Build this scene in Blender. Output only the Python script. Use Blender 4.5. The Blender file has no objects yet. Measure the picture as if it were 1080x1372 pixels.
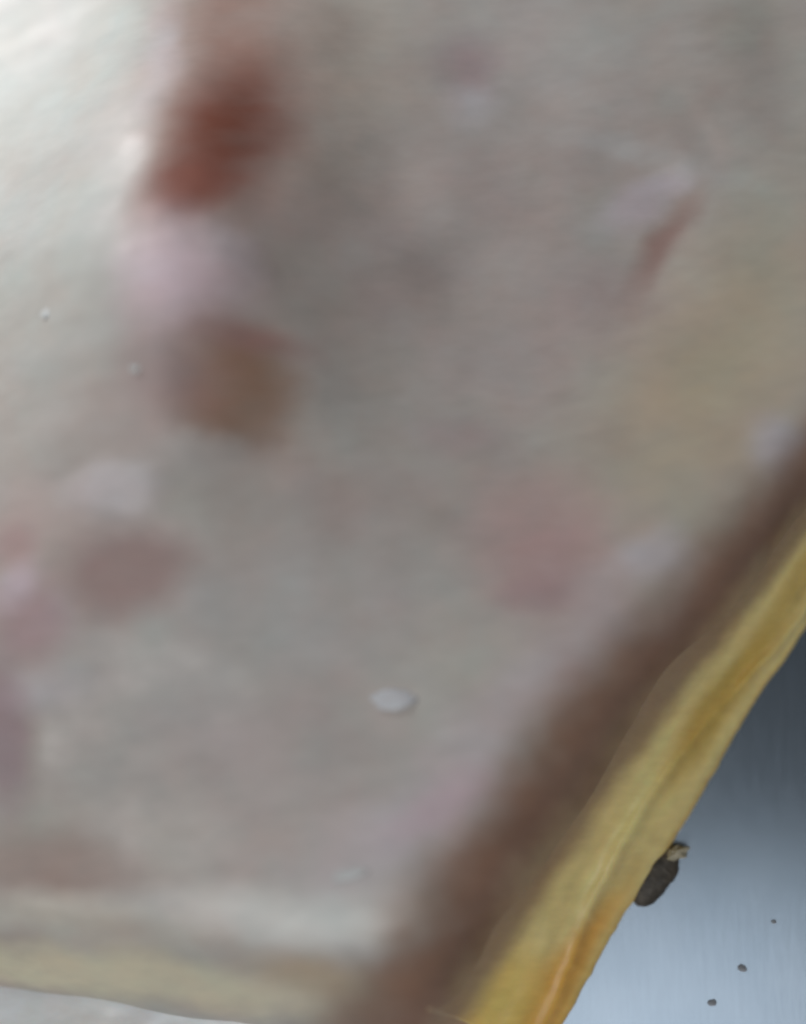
import bpy, bmesh, math, random
import numpy as np
from mathutils import Matrix, Vector

# ------------------------------------------------------------------ camera
scene = bpy.context.scene
col = scene.collection
cd = bpy.data.cameras.new("camera")
cam = bpy.data.objects.new("camera", cd)
col.objects.link(cam)
M3 = Matrix([[0.992404, 0.024236, 0.120614], [0.0, 0.980403, -0.197003], [-0.123025, 0.195507, 0.972955]])
cam.matrix_world = Matrix.Translation(Vector([0.03, -0.045, 0.262])) @ M3.to_4x4()
cd.sensor_fit = 'VERTICAL'
cd.sensor_height = 24.0
cd.sensor_width = 24.0
cd.lens = 24.0 / (2 * math.tan(math.radians(22.5)))
cd.clip_start = 0.005
cd.clip_end = 50
cd.dof.use_dof = True
cd.dof.focus_distance = 0.2405
cd.dof.aperture_fstop = cd.lens / 25.0
scene.camera = cam

# ------------------------------------------------------------------ light
world = bpy.data.worlds.new("World")
scene.world = world
world.use_nodes = True
bg = world.node_tree.nodes["Background"]
bg.inputs[0].default_value = (0.94, 0.97, 1.0, 1)
bg.inputs[1].default_value = 0.075


def area(name, loc, target, sx, sy, power, colour):
    l = bpy.data.lights.new(name, 'AREA')
    l.shape = 'RECTANGLE'
    l.size, l.size_y = sx, sy
    l.energy = power
    l.color = colour
    o = bpy.data.objects.new(name, l)
    col.objects.link(o)
    o.location = loc
    o.rotation_euler = (Vector(target) - Vector(loc)).to_track_quat('-Z', 'Y').to_euler()
    return o


area("window_light", (-0.165, 0.18, 0.155), (-0.06, 0.07, 0.05), 0.07, 0.07, 0.345, (0.90, 0.96, 1.0))
area("ceiling_light", (-0.12, -0.56, 0.78), (0.0, -0.04, 0.0), 0.24, 0.20, 3.1, (0.96, 0.98, 1.0))
area("steel_reflection_panel", (0.12, -0.325, 0.84), (0.12, -0.30, 0.0), 0.34, 0.36, 0.34, (0.90, 0.95, 1.0))  # added unseen lamp, sized and placed to brighten the steel by its reflection

vs = scene.view_settings
vs.view_transform = 'Standard'
vs.look = 'None'
vs.gamma = 1.0
vs.use_curve_mapping = False
vs.exposure = 0.0
scene.cycles.use_denoising = True
scene.cycles.filter_width = 2.6

# ------------------------------------------------------------------ helpers
def sstep(e0, e1, x):
    t = np.clip((x - e0) / (e1 - e0), 0, 1)
    return t * t * (3 - 2 * t)


def hash2(ix, iy, seed):
    n = (ix * 374761393 + iy * 668265263 + seed * 974634777) & 0xFFFFFFFF
    n = ((n ^ (n >> 13)) * 1274126177) & 0xFFFFFFFF
    return ((n ^ (n >> 16)) & 0xFFFF) / 65535.0


def vnoise(x, y, seed):
    ix = np.floor(x).astype(np.int64)
    iy = np.floor(y).astype(np.int64)
    fx = x - ix
    fy = y - iy
    fx = fx * fx * fx * (fx * (fx * 6 - 15) + 10)
    fy = fy * fy * fy * (fy * (fy * 6 - 15) + 10)
    a = hash2(ix, iy, seed)
    b = hash2(ix + 1, iy, seed)
    c = hash2(ix, iy + 1, seed)
    d = hash2(ix + 1, iy + 1, seed)
    return (a + (b - a) * fx) * (1 - fy) + (c + (d - c) * fx) * fy


def fbm(x, y, seed, octaves=4):
    # centred on 0, about -0.5 .. 0.5
    s, amp, tot = 0.0, 1.0, 0.0
    for k in range(octaves):
        s = s + amp * (vnoise(x, y, seed + k * 17) - 0.5)
        tot += amp
        amp *= 0.55
        x, y = x * 2.03 + 3.1, y * 2.03 - 1.7
    return s / tot


# ------------------------------------------------------------- slab plan (mm)
R0 = (28.8, -96.2)              # a point of the right-hand bottom edge
E = (0.554, 0.832)              # direction of that edge, away from the viewer
NR = (-0.832, 0.554)            # into the slab
F0 = (-21.0, -98.0)             # a point of the front edge
G = (-0.992, 0.124)             # direction of the front edge, to the left
NF = (0.124, 0.992)             # into the slab
DEN = E[0] * NF[0] + E[1] * NF[1]


def s_right(x, y):
    return (x - R0[0]) * NR[0] + (y - R0[1]) * NR[1]


def s_front(x, y):
    return (x - F0[0]) * NF[0] + (y - F0[1]) * NF[1]


PROF_R = ([9, 13, 15.5, 17, 19, 22, 26, 30, 34, 38, 44, 60],
          [2, 5, 8.5, 11, 15, 22.5, 30, 34.5, 37.3, 38.8, 39.6, 40])
PROF_F = ([-2, 0, 2, 5, 9, 14, 20, 27, 36, 60],
          [4, 9, 14, 19, 24.5, 30.5, 35.5, 38.5, 40, 40])


def smooth_profile(prof, s):
    acc = 0
    for d in (-1.5, -0.75, 0, 0.75, 1.5):
        acc = acc + np.interp(s + d, prof[0], prof[1])
    return acc / 5


def taper(x, y):
    # the cut side gets narrower away from the viewer
    u = (x - R0[0]) * E[0] + (y - R0[1]) * E[1]
    return np.interp(u, [35, 60, 95, 125, 220], [1.0, 0.93, 0.72, 0.56, 0.5])


def s_side(x, y):
    return s_right(x, y) / taper(x, y)


def base_height(x, y):
    # x, y in mm; returns the height of the slab's skin in mm
    sr = s_side(x, y) + 2.5 * fbm(x / 27, y / 27, 5, 2)
    sf = s_front(x, y) + 4.0 * fbm(x / 30, y / 30, 9, 2)
    a = smooth_profile(PROF_R, sr)
    b = smooth_profile(PROF_F, sf)
    k = 4.0
    z = -k * np.log(np.exp(-a / k) + np.exp(-b / k) - np.exp(-46 / k))
    z = np.minimum(z, 41.5)
    mound = 23 * np.exp(-(((x + 40) / 33) ** 2 + ((y - 48) / 60) ** 2))
    mound = mound + 9 * np.exp(-(((x + 75) / 36) ** 2 + ((y + 10) / 60) ** 2))
    z = z + mound * sstep(10, 60, sr) * sstep(5, 60, sf)
    roll = sstep(25, 70, sr) * sstep(10, 50, sf)
    z = z + roll * (5.0 * fbm(x / 34, y / 34, 21, 2) + 0.7 * fbm(x / 15, y / 10, 31, 2))
    return z



def lin(c):
    c = np.asarray(c, dtype=float) / 255.0
    return np.where(c <= 0.04045, c / 12.92, ((c + 0.055) / 1.055) ** 2.4)


def tag(o, label=None, cat=None, group=None, kind=None):
    if label:
        o["label"] = label
    if cat:
        o["category"] = cat
    if group:
        o["group"] = group
    if kind:
        o["kind"] = kind
    return o


def link(name, me, mat, parent=None, smooth=True):
    o = bpy.data.objects.new(name, me)
    col.objects.link(o)
    if mat:
        me.materials.append(mat)
    if parent:
        o.parent = parent
    if smooth:
        me.polygons.foreach_set("use_smooth", [True] * len(me.polygons))
    return o


def empty(name, loc=(0, 0, 0)):
    o = bpy.data.objects.new(name, None)
    o.location = loc
    o.empty_display_size = 0.02
    col.objects.link(o)
    return o


def grid_mesh(name, P, closed_bottom=None, colours=None):
    """P: (m, n, 3) array of points in metres; closed_bottom: z of the underside."""
    m, n, _ = P.shape
    verts = P.reshape(-1, 3)
    idx = np.arange(m * n).reshape(m, n)
    q = np.stack([idx[:-1, :-1], idx[1:, :-1], idx[1:, 1:], idx[:-1, 1:]], -1).reshape(-1, 4)
    faces = q.tolist()
    vl = verts
    if closed_bottom is not None:
        ring = np.concatenate([idx[0, :-1], idx[:-1, -1], idx[-1, :0:-1], idx[:0:-1, 0]])
        bot = verts[ring].copy()
        bot[:, 2] = closed_bottom
        k = len(ring)
        base = m * n
        vl = np.concatenate([verts, bot])
        for i in range(k):
            j = (i + 1) % k
            faces.append([int(ring[i]), int(ring[j]), base + j, base + i])
        faces.append([base + i for i in range(k)])
        if colours is not None:
            colours = np.concatenate([colours, colours[ring]])
    me = bpy.data.meshes.new(name)
    me.from_pydata(vl.tolist(), [], faces)
    bm = bmesh.new()
    bm.from_mesh(me)
    bmesh.ops.recalc_face_normals(bm, faces=bm.faces)
    bm.to_mesh(me)
    bm.free()
    if colours is not None:
        at = me.attributes.new("pigment", 'FLOAT_COLOR', 'POINT')
        rgba = np.ones((len(vl), 4), dtype=np.float32)
        rgba[:, :3] = colours
        at.data.foreach_set("color", rgba.ravel())
    return me


class NT:
    def __init__(self, name):
        self.m = bpy.data.materials.new(name)
        self.m.use_nodes = True
        self.t = self.m.node_tree
        self.b = self.t.nodes["Principled BSDF"]

    def n(self, kind, **kw):
        x = self.t.nodes.new(kind)
        for k, v in kw.items():
            setattr(x, k, v)
        return x

    def l(self, a, b):
        self.t.links.new(a, b)

    def coords(self, scale=(1, 1, 1), rot=(0, 0, 0)):
        tc = self.n("ShaderNodeTexCoord")
        mp = self.n("ShaderNodeMapping")
        mp.inputs["Scale"].default_value = scale
        mp.inputs["Rotation"].default_value = rot
        self.l(tc.outputs["Object"], mp.inputs[0])
        return mp.outputs[0]

    def noise(self, vec, scale, detail=4, rough=0.55):
        x = self.n("ShaderNodeTexNoise")
        x.inputs["Scale"].default_value = scale
        x.inputs["Detail"].default_value = detail
        x.inputs["Roughness"].default_value = rough
        self.l(vec, x.inputs["Vector"])
        return x.outputs[0]

    def ramp(self, fac, stops):
        x = self.n("ShaderNodeValToRGB")
        e = x.color_ramp.elements
        while len(e) < len(stops):
            e.new(0.5)
        for i, (p, c) in enumerate(stops):
            e[i].position = p
            e[i].color = (*c, 1) if len(c) == 3 else c
        self.l(fac, x.inputs[0])
        return x.outputs[0]

    def mix(self, mode, fac, a, b):
        x = self.n("ShaderNodeMix", data_type='RGBA', blend_type=mode)
        if isinstance(fac, (int, float)):
            x.inputs[0].default_value = fac
        else:
            self.l(fac, x.inputs[0])
        for s, v in ((6, a), (7, b)):
            if isinstance(v, tuple):
                x.inputs[s].default_value = (*v, 1)
            else:
                self.l(v, x.inputs[s])
        return x.outputs[2]

    def bump(self, hsock, strength, dist, prev=None):
        x = self.n("ShaderNodeBump")
        x.inputs["Strength"].default_value = strength
        x.inputs["Distance"].default_value = dist
        self.l(hsock, x.inputs["Height"])
        if prev is not None:
            self.l(prev, x.inputs["Normal"])
        return x.outputs[0]


def meat_material(name, rough, sss, radius, bump_k, grain=0.10):
    k = NT(name)
    at = k.n("ShaderNodeAttribute", attribute_name="pigment")
    streak = k.coords((1.0, 2.6, 1.0), (0, 0, math.radians(-14)))
    plain = k.coords()
    n1 = k.noise(streak, 210, 5, 0.6)
    n2 = k.noise(plain, 90, 4)
    n3 = k.noise(streak, 700, 3)
    c = k.mix('MULTIPLY', 1.0, at.outputs["Color"],
              k.ramp(n1, [(0.30, (1 - grain, 1 - grain * 1.1, 1 - grain * 1.15)), (0.72, (1 + grain, 1 + grain, 1 + grain))]))
    c = k.mix('MULTIPLY', 1.0, c, k.ramp(n2, [(0.3, (1.03, 0.985, 0.97)), (0.7, (0.975, 1.01, 1.02))]))
    k.l(c, k.b.inputs["Base Color"])
    k.l(k.ramp(n2, [(0.3, (rough - 0.08,) * 3), (0.7, (rough + 0.1,) * 3)]), k.b.inputs["Roughness"])
    k.b.inputs["Specular IOR Level"].default_value = 0.42
    k.b.inputs["Subsurface Weight"].default_value = sss
    k.b.inputs["Subsurface Radius"].default_value = radius
    k.b.inputs["Subsurface Scale"].default_value = 1.0
    b = k.bump(n1, 0.022 * bump_k, 0.0010)
    b = k.bump(n3, 0.02 * bump_k, 0.0005, b)
    k.l(b, k.b.inputs["Normal"])
    return k.m


MAT_MEAT = meat_material("raw_meat", 0.47, 0.0, (0.004, 0.002, 0.0015), 1.0, 0.035)
MAT_RIND = meat_material("yellow_rind", 0.44, 0.35, (0.004, 0.0026, 0.001), 0.5, 0.06)
MAT_FAT = meat_material("white_fat", 0.36, 0.3, (0.004, 0.003, 0.0025), 0.8, 0.05)


def steel_material():
    k = NT("brushed_steel")
    brushed = k.coords((1.0, 0.12, 1.0), (0, 0, math.radians(-6)))
    plain = k.coords()
    br = k.noise(brushed, 900, 4, 0.6)
    cl = k.noise(plain, 28, 4)
    k.l(k.ramp(cl, [(0.3, (0.42, 0.51, 0.60)), (0.7, (0.50, 0.585, 0.675))]), k.b.inputs["Base Color"])
    k.b.inputs["Metallic"].default_value = 1.0
    k.l(k.ramp(br, [(0.3, (0.20,) * 3), (0.7, (0.235,) * 3)]), k.b.inputs["Roughness"])
    k.l(k.bump(br, 0.008, 0.0002), k.b.inputs["Normal"])
    return k.m


MAT_STEEL = steel_material()


def speck_material(name, c0, c1, rough=0.6):
    k = NT(name)
    k.l(k.ramp(k.noise(k.coords(), 500, 4), [(0.35, c0), (0.65, c1)]), k.b.inputs["Base Color"])
    k.b.inputs["Roughness"].default_value = rough
    k.l(k.bump(k.noise(k.coords(), 900, 3), 0.5, 0.0004), k.b.inputs["Normal"])
    return k.m


MAT_SCRAP = speck_material("dark_scrap", (0.040, 0.034, 0.026), (0.085, 0.070, 0.052))
MAT_SCRAP_FAT = speck_material("scrap_fat", (0.34, 0.30, 0.20), (0.50, 0.45, 0.33), 0.4)
MAT_SPECK = speck_material("speck", (0.22, 0.23, 0.25), (0.36, 0.37, 0.39))

# ------------------------------------------------------------------ worktop
n = 90
xs = np.linspace(-0.9, 0.9, n)
X, Y = np.meshgrid(xs, xs, indexing='ij')
Z = -0.0001 + 0.0002 * fbm(X * 9, Y * 9, 77, 2)
me = grid_mesh("worktop", np.stack([X, Y, Z], -1), closed_bottom=-0.03)
tag(link("steel_worktop", me, MAT_STEEL), "brushed stainless steel worktop under the meat slab", None, None, "structure")

# ------------------------------------------------------------------ the slab
# patches of the cut surface (mm): centre, two half axes, edge softness, colour, weight, dent or bulge
PATCHES = [
    (11.2, 56.2, 33.2, -8.1, -8.3, -47.7, 1.00, (126, 114, 112), 0.60, 0.0),
    (-43.7, 14.8, 21.8, -0.8, 1.5, -34.7, 1.00, (140, 128, 124), 0.35, 0.0),
    (60.8, 25.6, 12.6, -10.3, -19.0, -26.2, 1.00, (140, 127, 106), 0.80, 0.0),
    (-21.6, -20.0, 30.6, 6.0, 2.8, -11.8, 0.90, (136, 134, 132), 0.50, 0.0),
    (-30.2, -42.5, 27.2, 2.2, 1.4, -11.8, 0.90, (131, 123, 123), 0.40, 0.0),
    (33.5, 94.8, 25.5, -7.0, -2.1, -11.1, 0.80, (138, 134, 131), 0.50, 0.6),
    (-13.0, 92.4, 14.7, -1.1, 0.4, -31.5, 0.90, (132, 122, 112), 0.60, -1.0),
    (-72.2, 79.5, 29.4, -2.0, 3.2, -51.6, 1.00, (140, 138, 133), 0.80, 0.0),
    (-30.6, 73.6, 14.8, -3.2, -2.8, -27.8, 1.00, (136, 112, 105), 0.75, 0.0),
    (-28.6, 71.4, 8.9, -2.9, -3.6, -17.2, 0.80, (98, 58, 47), 0.97, -0.8),
    (-35.1, 57.6, 7.3, 5.1, 3.5, -5.2, 0.60, (104, 62, 52), 0.80, -1.0),
    (-32.3, 101.9, 9.4, -0.8, 0.5, -16.3, 0.90, (112, 86, 77), 0.70, 0.0),
    (-43.1, 89.0, 3.3, -0.2, 0.6, -14.2, 0.90, (170, 160, 164), 0.30, 0.0),
    (-40.5, 42.3, 4.1, -0.2, 0.5, -12.6, 0.90, (160, 140, 135), 0.40, 0.0),
    (-33.9, 39.8, 10.1, -2.3, -1.5, -10.7, 0.70, (166, 148, 153), 0.80, 2.0),
    (-25.1, 44.3, 5.0, -0.3, 0.1, -4.9, 0.70, (152, 142, 145), 0.50, 1.0),
    (-26.2, 20.2, 9.8, 0.3, 1.2, -12.2, 0.50, (112, 88, 74), 0.90, -1.6),
    (-23.0, 29.7, 7.7, -1.4, -0.3, -2.8, 0.80, (120, 90, 86), 0.60, -0.4),
    (-37.5, 22.6, 7.2, -4.4, -3.8, -7.0, 0.80, (130, 108, 106), 0.60, -0.8),
    (-28.6, 8.8, 9.6, -1.1, -0.2, -3.0, 0.80, (146, 142, 140), 0.30, 1.0),
    (-47.1, 1.8, 7.9, 1.9, 1.4, -4.5, 0.60, (160, 153, 155), 0.65, 1.6),
    (-62.6, -2.8, 12.3, 1.8, 1.6, -6.8, 0.90, (146, 128, 124), 0.60, 0.0),
    (-46.9, -11.7, 11.3, 3.9, 3.0, -7.1, 0.50, (118, 97, 93), 0.90, -1.4),
    (-67.9, -8.0, 5.2, 1.8, 1.7, -3.9, 0.70, (136, 112, 110), 0.70, -0.8),
    (-64.3, -20.1, 4.6, 5.6, 5.6, -4.4, 0.60, (130, 108, 110), 0.75, -1.0),
    (-67.8, -14.7, 4.7, 2.6, 1.6, -2.4, 0.70, (160, 146, 152), 0.60, 0.6),
    (-70.6, -40.5, 6.0, -0.5, -0.4, -14.4, 0.60, (118, 100, 103), 0.85, -1.2),
    (-61.8, -32.0, 8.0, 2.0, 1.1, -3.4, 0.80, (150, 144, 148), 0.40, 0.6),
    (-61.5, -64.5, 15.5, -1.1, -0.2, -6.8, 0.60, (124, 108, 101), 0.85, -1.2),
    (51.2, 52.1, 2.4, -2.1, -6.4, -8.7, 0.70, (114, 90, 84), 0.80, -0.5),
    (53.1, 64.2, 4.3, 1.4, 0.7, -2.4, 0.70, (152, 147, 152), 0.60, 0.5),
    (46.9, 59.7, 5.5, 3.8, 1.7, -2.9, 0.80, (148, 138, 144), 0.60, 0.4),
    (58.7, 71.9, 2.9, 1.3, 3.2, -8.6, 0.70, (120, 116, 112), 0.50, -0.3),
    (47.3, 70.5, 16.2, -5.5, -0.6, -2.1, 0.80, (142, 140, 138), 0.40, 0.2),
    (37.9, 42.6, 9.8, -0.5, -0.3, -8.9, 0.90, (126, 114, 112), 0.50, -0.4),
    (15.0, 89.3, 5.9, -0.4, -0.1, -7.3, 0.80, (124, 106, 108), 0.70, -0.5),
    (15.7, 80.7, 5.0, -0.3, -0.0, -4.1, 0.80, (146, 142, 144), 0.50, 0.4),
    (29.7, -7.1, 12.0, -6.0, -5.1, -10.5, 0.80, (134, 110, 108), 0.85, -0.7),
    (27.5, -15.3, 6.9, 0.9, 0.4, -3.5, 0.60, (123, 102, 102), 0.60, -0.6),
    (13.6, 13.3, 8.3, -0.3, -0.0, -4.3, 0.80, (124, 108, 108), 0.50, 0.0),
    (48.4, -9.2, 6.0, 1.0, 0.5, -4.0, 0.70, (148, 142, 146), 0.60, 0.4),
    (31.9, -26.8, 12.8, 15.8, 4.1, -3.3, 0.90, (146, 137, 140), 0.40, 0.0),
    (15.6, -43.9, 12.2, 14.1, 5.0, -4.2, 0.90, (146, 137, 140), 0.45, 0.0),
    (0.8, -58.1, 13.9, 7.8, 4.0, -6.6, 0.90, (148, 140, 144), 0.60, 0.0),
    (8.8, -53.0, 7.2, 5.8, 2.5, -2.9, 0.80, (146, 120, 126), 0.50, 0.0),
    (71.2, 10.8, 3.1, 3.6, 4.2, -4.1, 0.70, (140, 138, 144), 0.70, 0.5),
    (-14.0, -73.0, 29.1, -1.0, -0.2, -5.5, 0.70, (166, 165, 160), 0.75, 0.6),
    (-67.4, -72.4, 15.7, -1.0, -0.1, -3.4, 0.80, (160, 156, 146), 0.70, 0.4),
    (-52.2, -76.7, 18.3, -0.3, 0.0, -3.4, 0.80, (160, 154, 142), 0.40, 0.0),
    (-56.7, -85.2, 47.1, -3.6, -0.4, -5.6, 0.50, (162, 154, 132), 0.90, -0.6),
    (-14.9, -83.4, 11.9, -2.5, -0.9, -3.7, 0.70, (140, 126, 104), 0.70, -0.6),
    (-3.5, -78.2, 8.6, -3.1, -0.8, -1.9, 0.70, (150, 148, 146), 0.50, 0.4),
    (3.4, -88.4, 21.4, 8.6, 3.1, -7.2, 0.60, (94, 76, 60), 0.70, 0.0),
]
ALB = 2.15


WARP = {}


def patch_field(x, y, p):
    cx, cy, ax, ay, bx, by, soft = p[:7]
    if WARP.get("of") is not x:
        WARP["of"] = x
        WARP["x"] = x + 5.0 * fbm(x / 15, y / 12, 101, 4)
        WARP["y"] = y + 5.0 * fbm(x / 15, y / 12, 131, 4)
    wx, wy = WARP["x"], WARP["y"]
    det = ax * by - ay * bx
    u = ((wx - cx) * by - (wy - cy) * bx) / det
    v = ((wy - cy) * ax - (wx - cx) * ay) / det
    d = np.sqrt(u * u + v * v)
    return 1 - sstep(1 - 1.15 * soft, 1 + soft * 0.95, d)


def slab_height(x, y):
    z = base_height(x, y)
    for p in PATCHES:
        if p[9]:
            z = z + 0.5 * p[9] * patch_field(x, y, p)
    return z


def slab_pigment(x, y):
    base = lin((134, 128, 122)) * ALB
    c = np.ones(x.shape + (3,)) * base
    lo = fbm(x / 30, y / 22, 201, 4)[..., None]
    c = c * (1 + lo * np.array([0.16, 0.22, 0.24]))
    st = fbm((x * 0.97 + y * 0.25) / 9, (-x * 0.25 + y * 0.97) / 3.2, 231, 4)[..., None]
    c = c * (1 + 0.15 * st)
    pk = fbm(x / 14, y / 14, 251, 3)[..., None]
    c = c * (1 + pk * np.array([0.03, -0.17, -0.13]))
    for p in PATCHES:
        w = patch_field(x, y, p)[..., None] * p[8]
        w = np.clip(w * (1 + 0.3 * st), 0, 1)
        c = c * (1 - w) + w * lin(p[7]) * ALB * (1 + 0.10 * st)
    # lean layer along the cut right-hand side
    sr = s_side(x, y) + 8 * fbm(x / 13, y / 13, 301, 3) + 1.5 * fbm(x / 3, y / 3, 321, 2)
    lean = lin((88, 66, 53)) * 2.9
    leanb = lin((114, 95, 75)) * 2.5
    kk = sstep(25, 18, sr)[..., None]
    lean_c = (lean * (1 - kk) + leanb * kk) * (1 + 0.35 * fbm(x / 7, y / 7, 341, 3))[..., None]
    w = sstep(43.0, 25.5, sr)[..., None] * 0.97
    c = c * (1 - w) + w * lean_c
    return np.clip(c, 0.01, 0.85)


slab = empty("meat_slab", (0.0, 0.0, 0.0))
tag(slab, "thick pale slab of raw fatty meat with brown cut side and yellow rind on steel", "meat")

# body: a sheared grid that follows the right and front edges
Na, Nb = 470, 560
af = np.linspace(-3, 300, Na)
bf = np.linspace(10, 300, Nb)
# corner where s_right = 0 and s_front = 0
A2 = np.array([[NR[0], NR[1]], [NF[0], NF[1]]])
rhs = np.array([R0[0] * NR[0] + R0[1] * NR[1], F0[0] * NF[0] + F0[1] * NF[1]])
ginv = np.linalg.inv(A2)
SF, SR = np.meshgrid(af, bf, indexing='ij')
X = ginv[0, 0] * (SR + rhs[0]) + ginv[0, 1] * (SF + rhs[1])
Y = ginv[1, 0] * (SR + rhs[0]) + ginv[1, 1] * (SF + rhs[1])
lead = 11.0 * taper(X, Y)
SR = lead + (SR - 10) * (300 - lead) / 290
X = ginv[0, 0] * (SR + rhs[0]) + ginv[0, 1] * (SF + rhs[1])
Y = ginv[1, 0] * (SR + rhs[0]) + ginv[1, 1] * (SF + rhs[1])
Z = slab_height(X, Y)
far = sstep(0, 34, af[-1] - SF) * sstep(0, 34, bf[-1] - SR)
Z = 3 + (Z - 3) * np.sqrt(np.clip(far, 0, 1))
colr = slab_pigment(X, Y).reshape(-1, 3)
me = grid_mesh("slab_body", np.stack([X, Y, Z], -1) / 1000, closed_bottom=0.00012, colours=colr)
body = link("body", me, MAT_MEAT, slab)
body["label"] = "pale pinkish grey top and brown lean cut side"

# rind: a flaring lip of yellow skin and fat along the foot of the cut side
nu, nv = 420, 40
uu = np.linspace(-8, 250, nu)
sect_s = np.array([0.0, 0.25, 1.0, 2.2, 4.0, 6.0, 8.0, 10.0, 12.0, 14.0, 15.6, 17.0, 18.5, 20.0, 23.5])
sect_z = np.array([1.3, 2.3, 3.1, 3.8, 4.7, 6.2, 8.0, 9.0, 9.9, 10.8, 11.9, 13.4, 15.5, 18.0, 23.5])
sv = np.concatenate([np.linspace(0, 2, 10, endpoint=False), np.linspace(2, 23.5, nv - 10)])
U, S = np.meshgrid(uu, sv, indexing='ij')
edge = 2.4 * fbm(U / 26, U * 0 + 2.2, 401, 2) + 0.9 * fbm(U / 5.0, U * 0 + 5.2, 411, 3)
Sx = S * taper(R0[0] + E[0] * U, R0[1] + E[1] * U) + edge * sstep(18, 2, S)
Zr = np.interp(S, sect_s, sect_z)
ridge = 1.5 * np.exp(-((S - 6.2 - 3.0 * np.sin(U / 17.0 - 1.1)) / 1.3) ** 2)
hollow = -1.6 * np.exp(-(((U - 70) / 20) ** 2 + ((S - 7.5) / 3.0) ** 2))
Zr = Zr + ridge * sstep(0, 3, S) + hollow + 1.4 * fbm(U / 14, S / 5, 431, 3) * sstep(0, 2, S) * sstep(19, 12, S)
Xr = R0[0] + E[0] * U + NR[0] * Sx
Yr = R0[1] + E[1] * U + NR[1] * Sx


def rind_pigment(u, s):
    cream = lin((196, 178, 122)) * 1.55
    ochre = lin((158, 132, 68)) * 1.9
    amber = lin((178, 130, 50)) * 1.9
    c = np.ones(u.shape + (3,)) * cream
    f1 = fbm(u / 30, s / 4.5, 501, 4)
    wu = u + 6 * fbm(u / 9, s / 6, 521, 2)
    ws = s + 2.0 * fbm(u / 8, s / 4, 531, 2)

    def add(c, cu, cs, ru, rs, colour, w, soft=0.6):
        d = np.sqrt(((wu - cu) / ru) ** 2 + ((ws - cs) / rs) ** 2)
        m = (1 - sstep(1 - soft, 1 + soft * 0.7, d))[..., None] * w
        return c * (1 - m) + m * colour
    c = c * (1 + 0.35 * f1)[..., None]
    c = add(c, 72, 7.6, 24, 4.2, ochre, 0.9)
    c = add(c, 108, 9, 20, 4.0, ochre, 0.6)
    c = add(c, 140, 6, 30, 5.0, ochre, 0.7)
    c = add(c, 2, 4.5, 15, 5.0, amber, 0.7)
    c = add(c, 18, 3.4, 13, 3.0, amber, 0.6, 0.9)
    c = add(c, -4, 12, 14, 6.0, lin((176, 150, 78)) * 2.0, 0.7)
    c = add(c, 200, 8, 30, 8.0, amber, 0.6)
    m = (sstep(1.6, 0.2, s) * 0.35)[..., None]
    c = c * (1 - m) + m * amber
    m = sstep(13.0, 18.5, ws)[..., None]
    c = c * (1 - m) + m * lin((118, 99, 74)) * 2.6
    m = sstep(16.5, 20.5, ws)[..., None]
    c = c * (1 - m) + m * lin((114, 95, 75)) * 2.5
    return np.clip(c, 0.01, 0.85)


me = grid_mesh("slab_rind", np.stack([Xr, Yr, Zr], -1) / 1000, closed_bottom=0.00006,
               colours=rind_pigment(U, S).reshape(-1, 3))
rind = link("rind", me, MAT_RIND, slab)
rind["label"] = "yellow translucent rind flaring out along the bottom edge"

# white fat layer bulging out below the front face
nu, nv = 260, 40
uu = np.linspace(-14, 150, nu)
tv = np.linspace(0, 1, nv)
U, T = np.meshgrid(uu, tv, indexing='ij')
S = 6 - 30 * T + 3.5 * fbm(U / 24, U * 0 + 1.1, 601, 3) * (1 - T)
Zf = 11.0 * np.sqrt(np.clip(1 - ((T - 0.2) / 0.805) ** 2, 0.0, 1)) + 2.0 * fbm(U / 15, T * 3, 611, 3)
Zf = Zf * (1 - 0.5 * sstep(10, -14, U)) + 1.0
Xf = F0[0] + 2 + G[0] * U + NF[0] * S
Yf = F0[1] + G[1] * U + NF[1] * S
cf = np.ones(U.shape + (3,)) * np.array([0.85, 0.85, 0.83]) * (1 + 0.12 * fbm(U / 9, T * 5, 621, 4))[..., None]
me = grid_mesh("fat_layer", np.stack([Xf, Yf, Zf], -1) / 1000, closed_bottom=0.00018,
               colours=np.clip(cf, 0, 0.85).reshape(-1, 3))
fat = link("fat_layer", me, MAT_FAT, slab)
fat["label"] = "white fat layer bulging out below the front face"

# flecks of fat standing on the top surface (mm): place, half length, half width, turn, height
FLECKS = [
    (0.4, -34.2, 4.50, 1.91, 0, 0.5),
    (-61.5, 35.8, 1.30, 0.86, 0, 0.1),
    (-43.4, 23.5, 1.24, 0.83, -20, 0.1),
    (-7.2, -64.6, 2.95, 1.07, 12, 0.2),
]
rng = random.Random(4)


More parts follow.
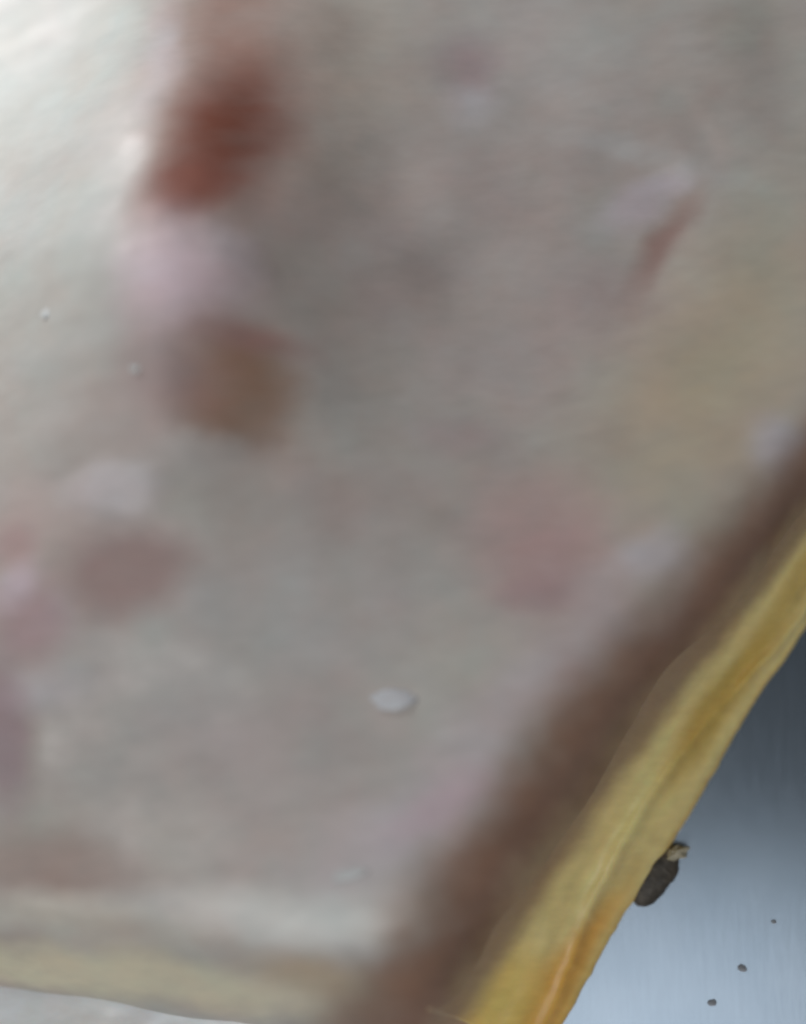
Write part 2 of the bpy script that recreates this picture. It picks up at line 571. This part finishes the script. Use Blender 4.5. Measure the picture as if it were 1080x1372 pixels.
def blob_mesh(name, rx, ry, rz, seed, rough=0.25, sub=3):
    bm = bmesh.new()
    bmesh.ops.create_icosphere(bm, subdivisions=sub, radius=1.0)
    for v in bm.verts:
        d = v.co.copy()
        q = 1 + rough * float(fbm(np.array(d.x * 1.7 + d.z + 5), np.array(d.y * 1.7 - d.z), seed, 3)) * 2
        v.co = Vector((d.x * rx * q, d.y * ry * q, d.z * rz * q))
    m = bpy.data.meshes.new(name)
    bm.to_mesh(m)
    bm.free()
    return m


def paint(me, rgb):
    at = me.attributes.new("pigment", 'FLOAT_COLOR', 'POINT')
    at.data.foreach_set("color", np.tile(np.array([*rgb, 1], dtype=np.float32), len(me.vertices)))


for i, (x, y, rx, ry, an, hh) in enumerate(FLECKS):
    z = float(slab_height(np.array(x), np.array(y)))
    m = blob_mesh("fat_fleck", rx / 1000, ry / 1000, max(hh, 0.12) / 1000, 700 + i, 0.55, 3)
    paint(m, (0.66, 0.64, 0.65) if rx > 3 else (0.72, 0.70, 0.67))
    o = link("fat_fleck", m, MAT_FAT, slab)
    o.location = (x / 1000, y / 1000, z / 1000 + hh * 0.0001)
    o.rotation_euler = (0, 0, math.radians(an))

# ------------------------------------------------------------------ bits on the steel
scrap = empty("meat_scrap", (0.0515, -0.0675, 0.0))
tag(scrap, "small dark scrap with a pale tip poking out beneath the yellow rind", "scrap")
m = blob_mesh("scrap_body", 0.0068, 0.0034, 0.0018, 811, 0.16, 4)
o = link("scrap_body", m, MAT_SCRAP, scrap)
o.location = (-0.0029, 0.0001, 0.0016)
o.rotation_euler = (0, 0, math.radians(54))
m = blob_mesh("pale_tip", 0.0021, 0.0013, 0.0012, 823, 0.5, 4)
o = link("pale_tip", m, MAT_SCRAP_FAT, scrap)
o.location = (0.0014, 0.0046, 0.0030)
o.rotation_euler = (0.2, 0, math.radians(20))

for x, y, r, lab in ((64.7, -85.0, 0.85, "largest dark speck on the steel, between the two smaller specks"),
                     (71.2, -76.2, 0.5, "tiny dark speck on the steel nearest the picture's right edge"),
                     (58.6, -91.6, 0.8, "dark speck on the steel nearest the bottom edge of the picture")):
    m = blob_mesh("speck", r / 1000, r * 0.75 / 1000, 0.0002, int(x * 10), 0.4, 3)
    o = link("crumb_speck", m, MAT_SPECK)
    o.location = (x / 1000, y / 1000, 0.00004)
    tag(o, lab, "crumb", "dark specks on the steel")
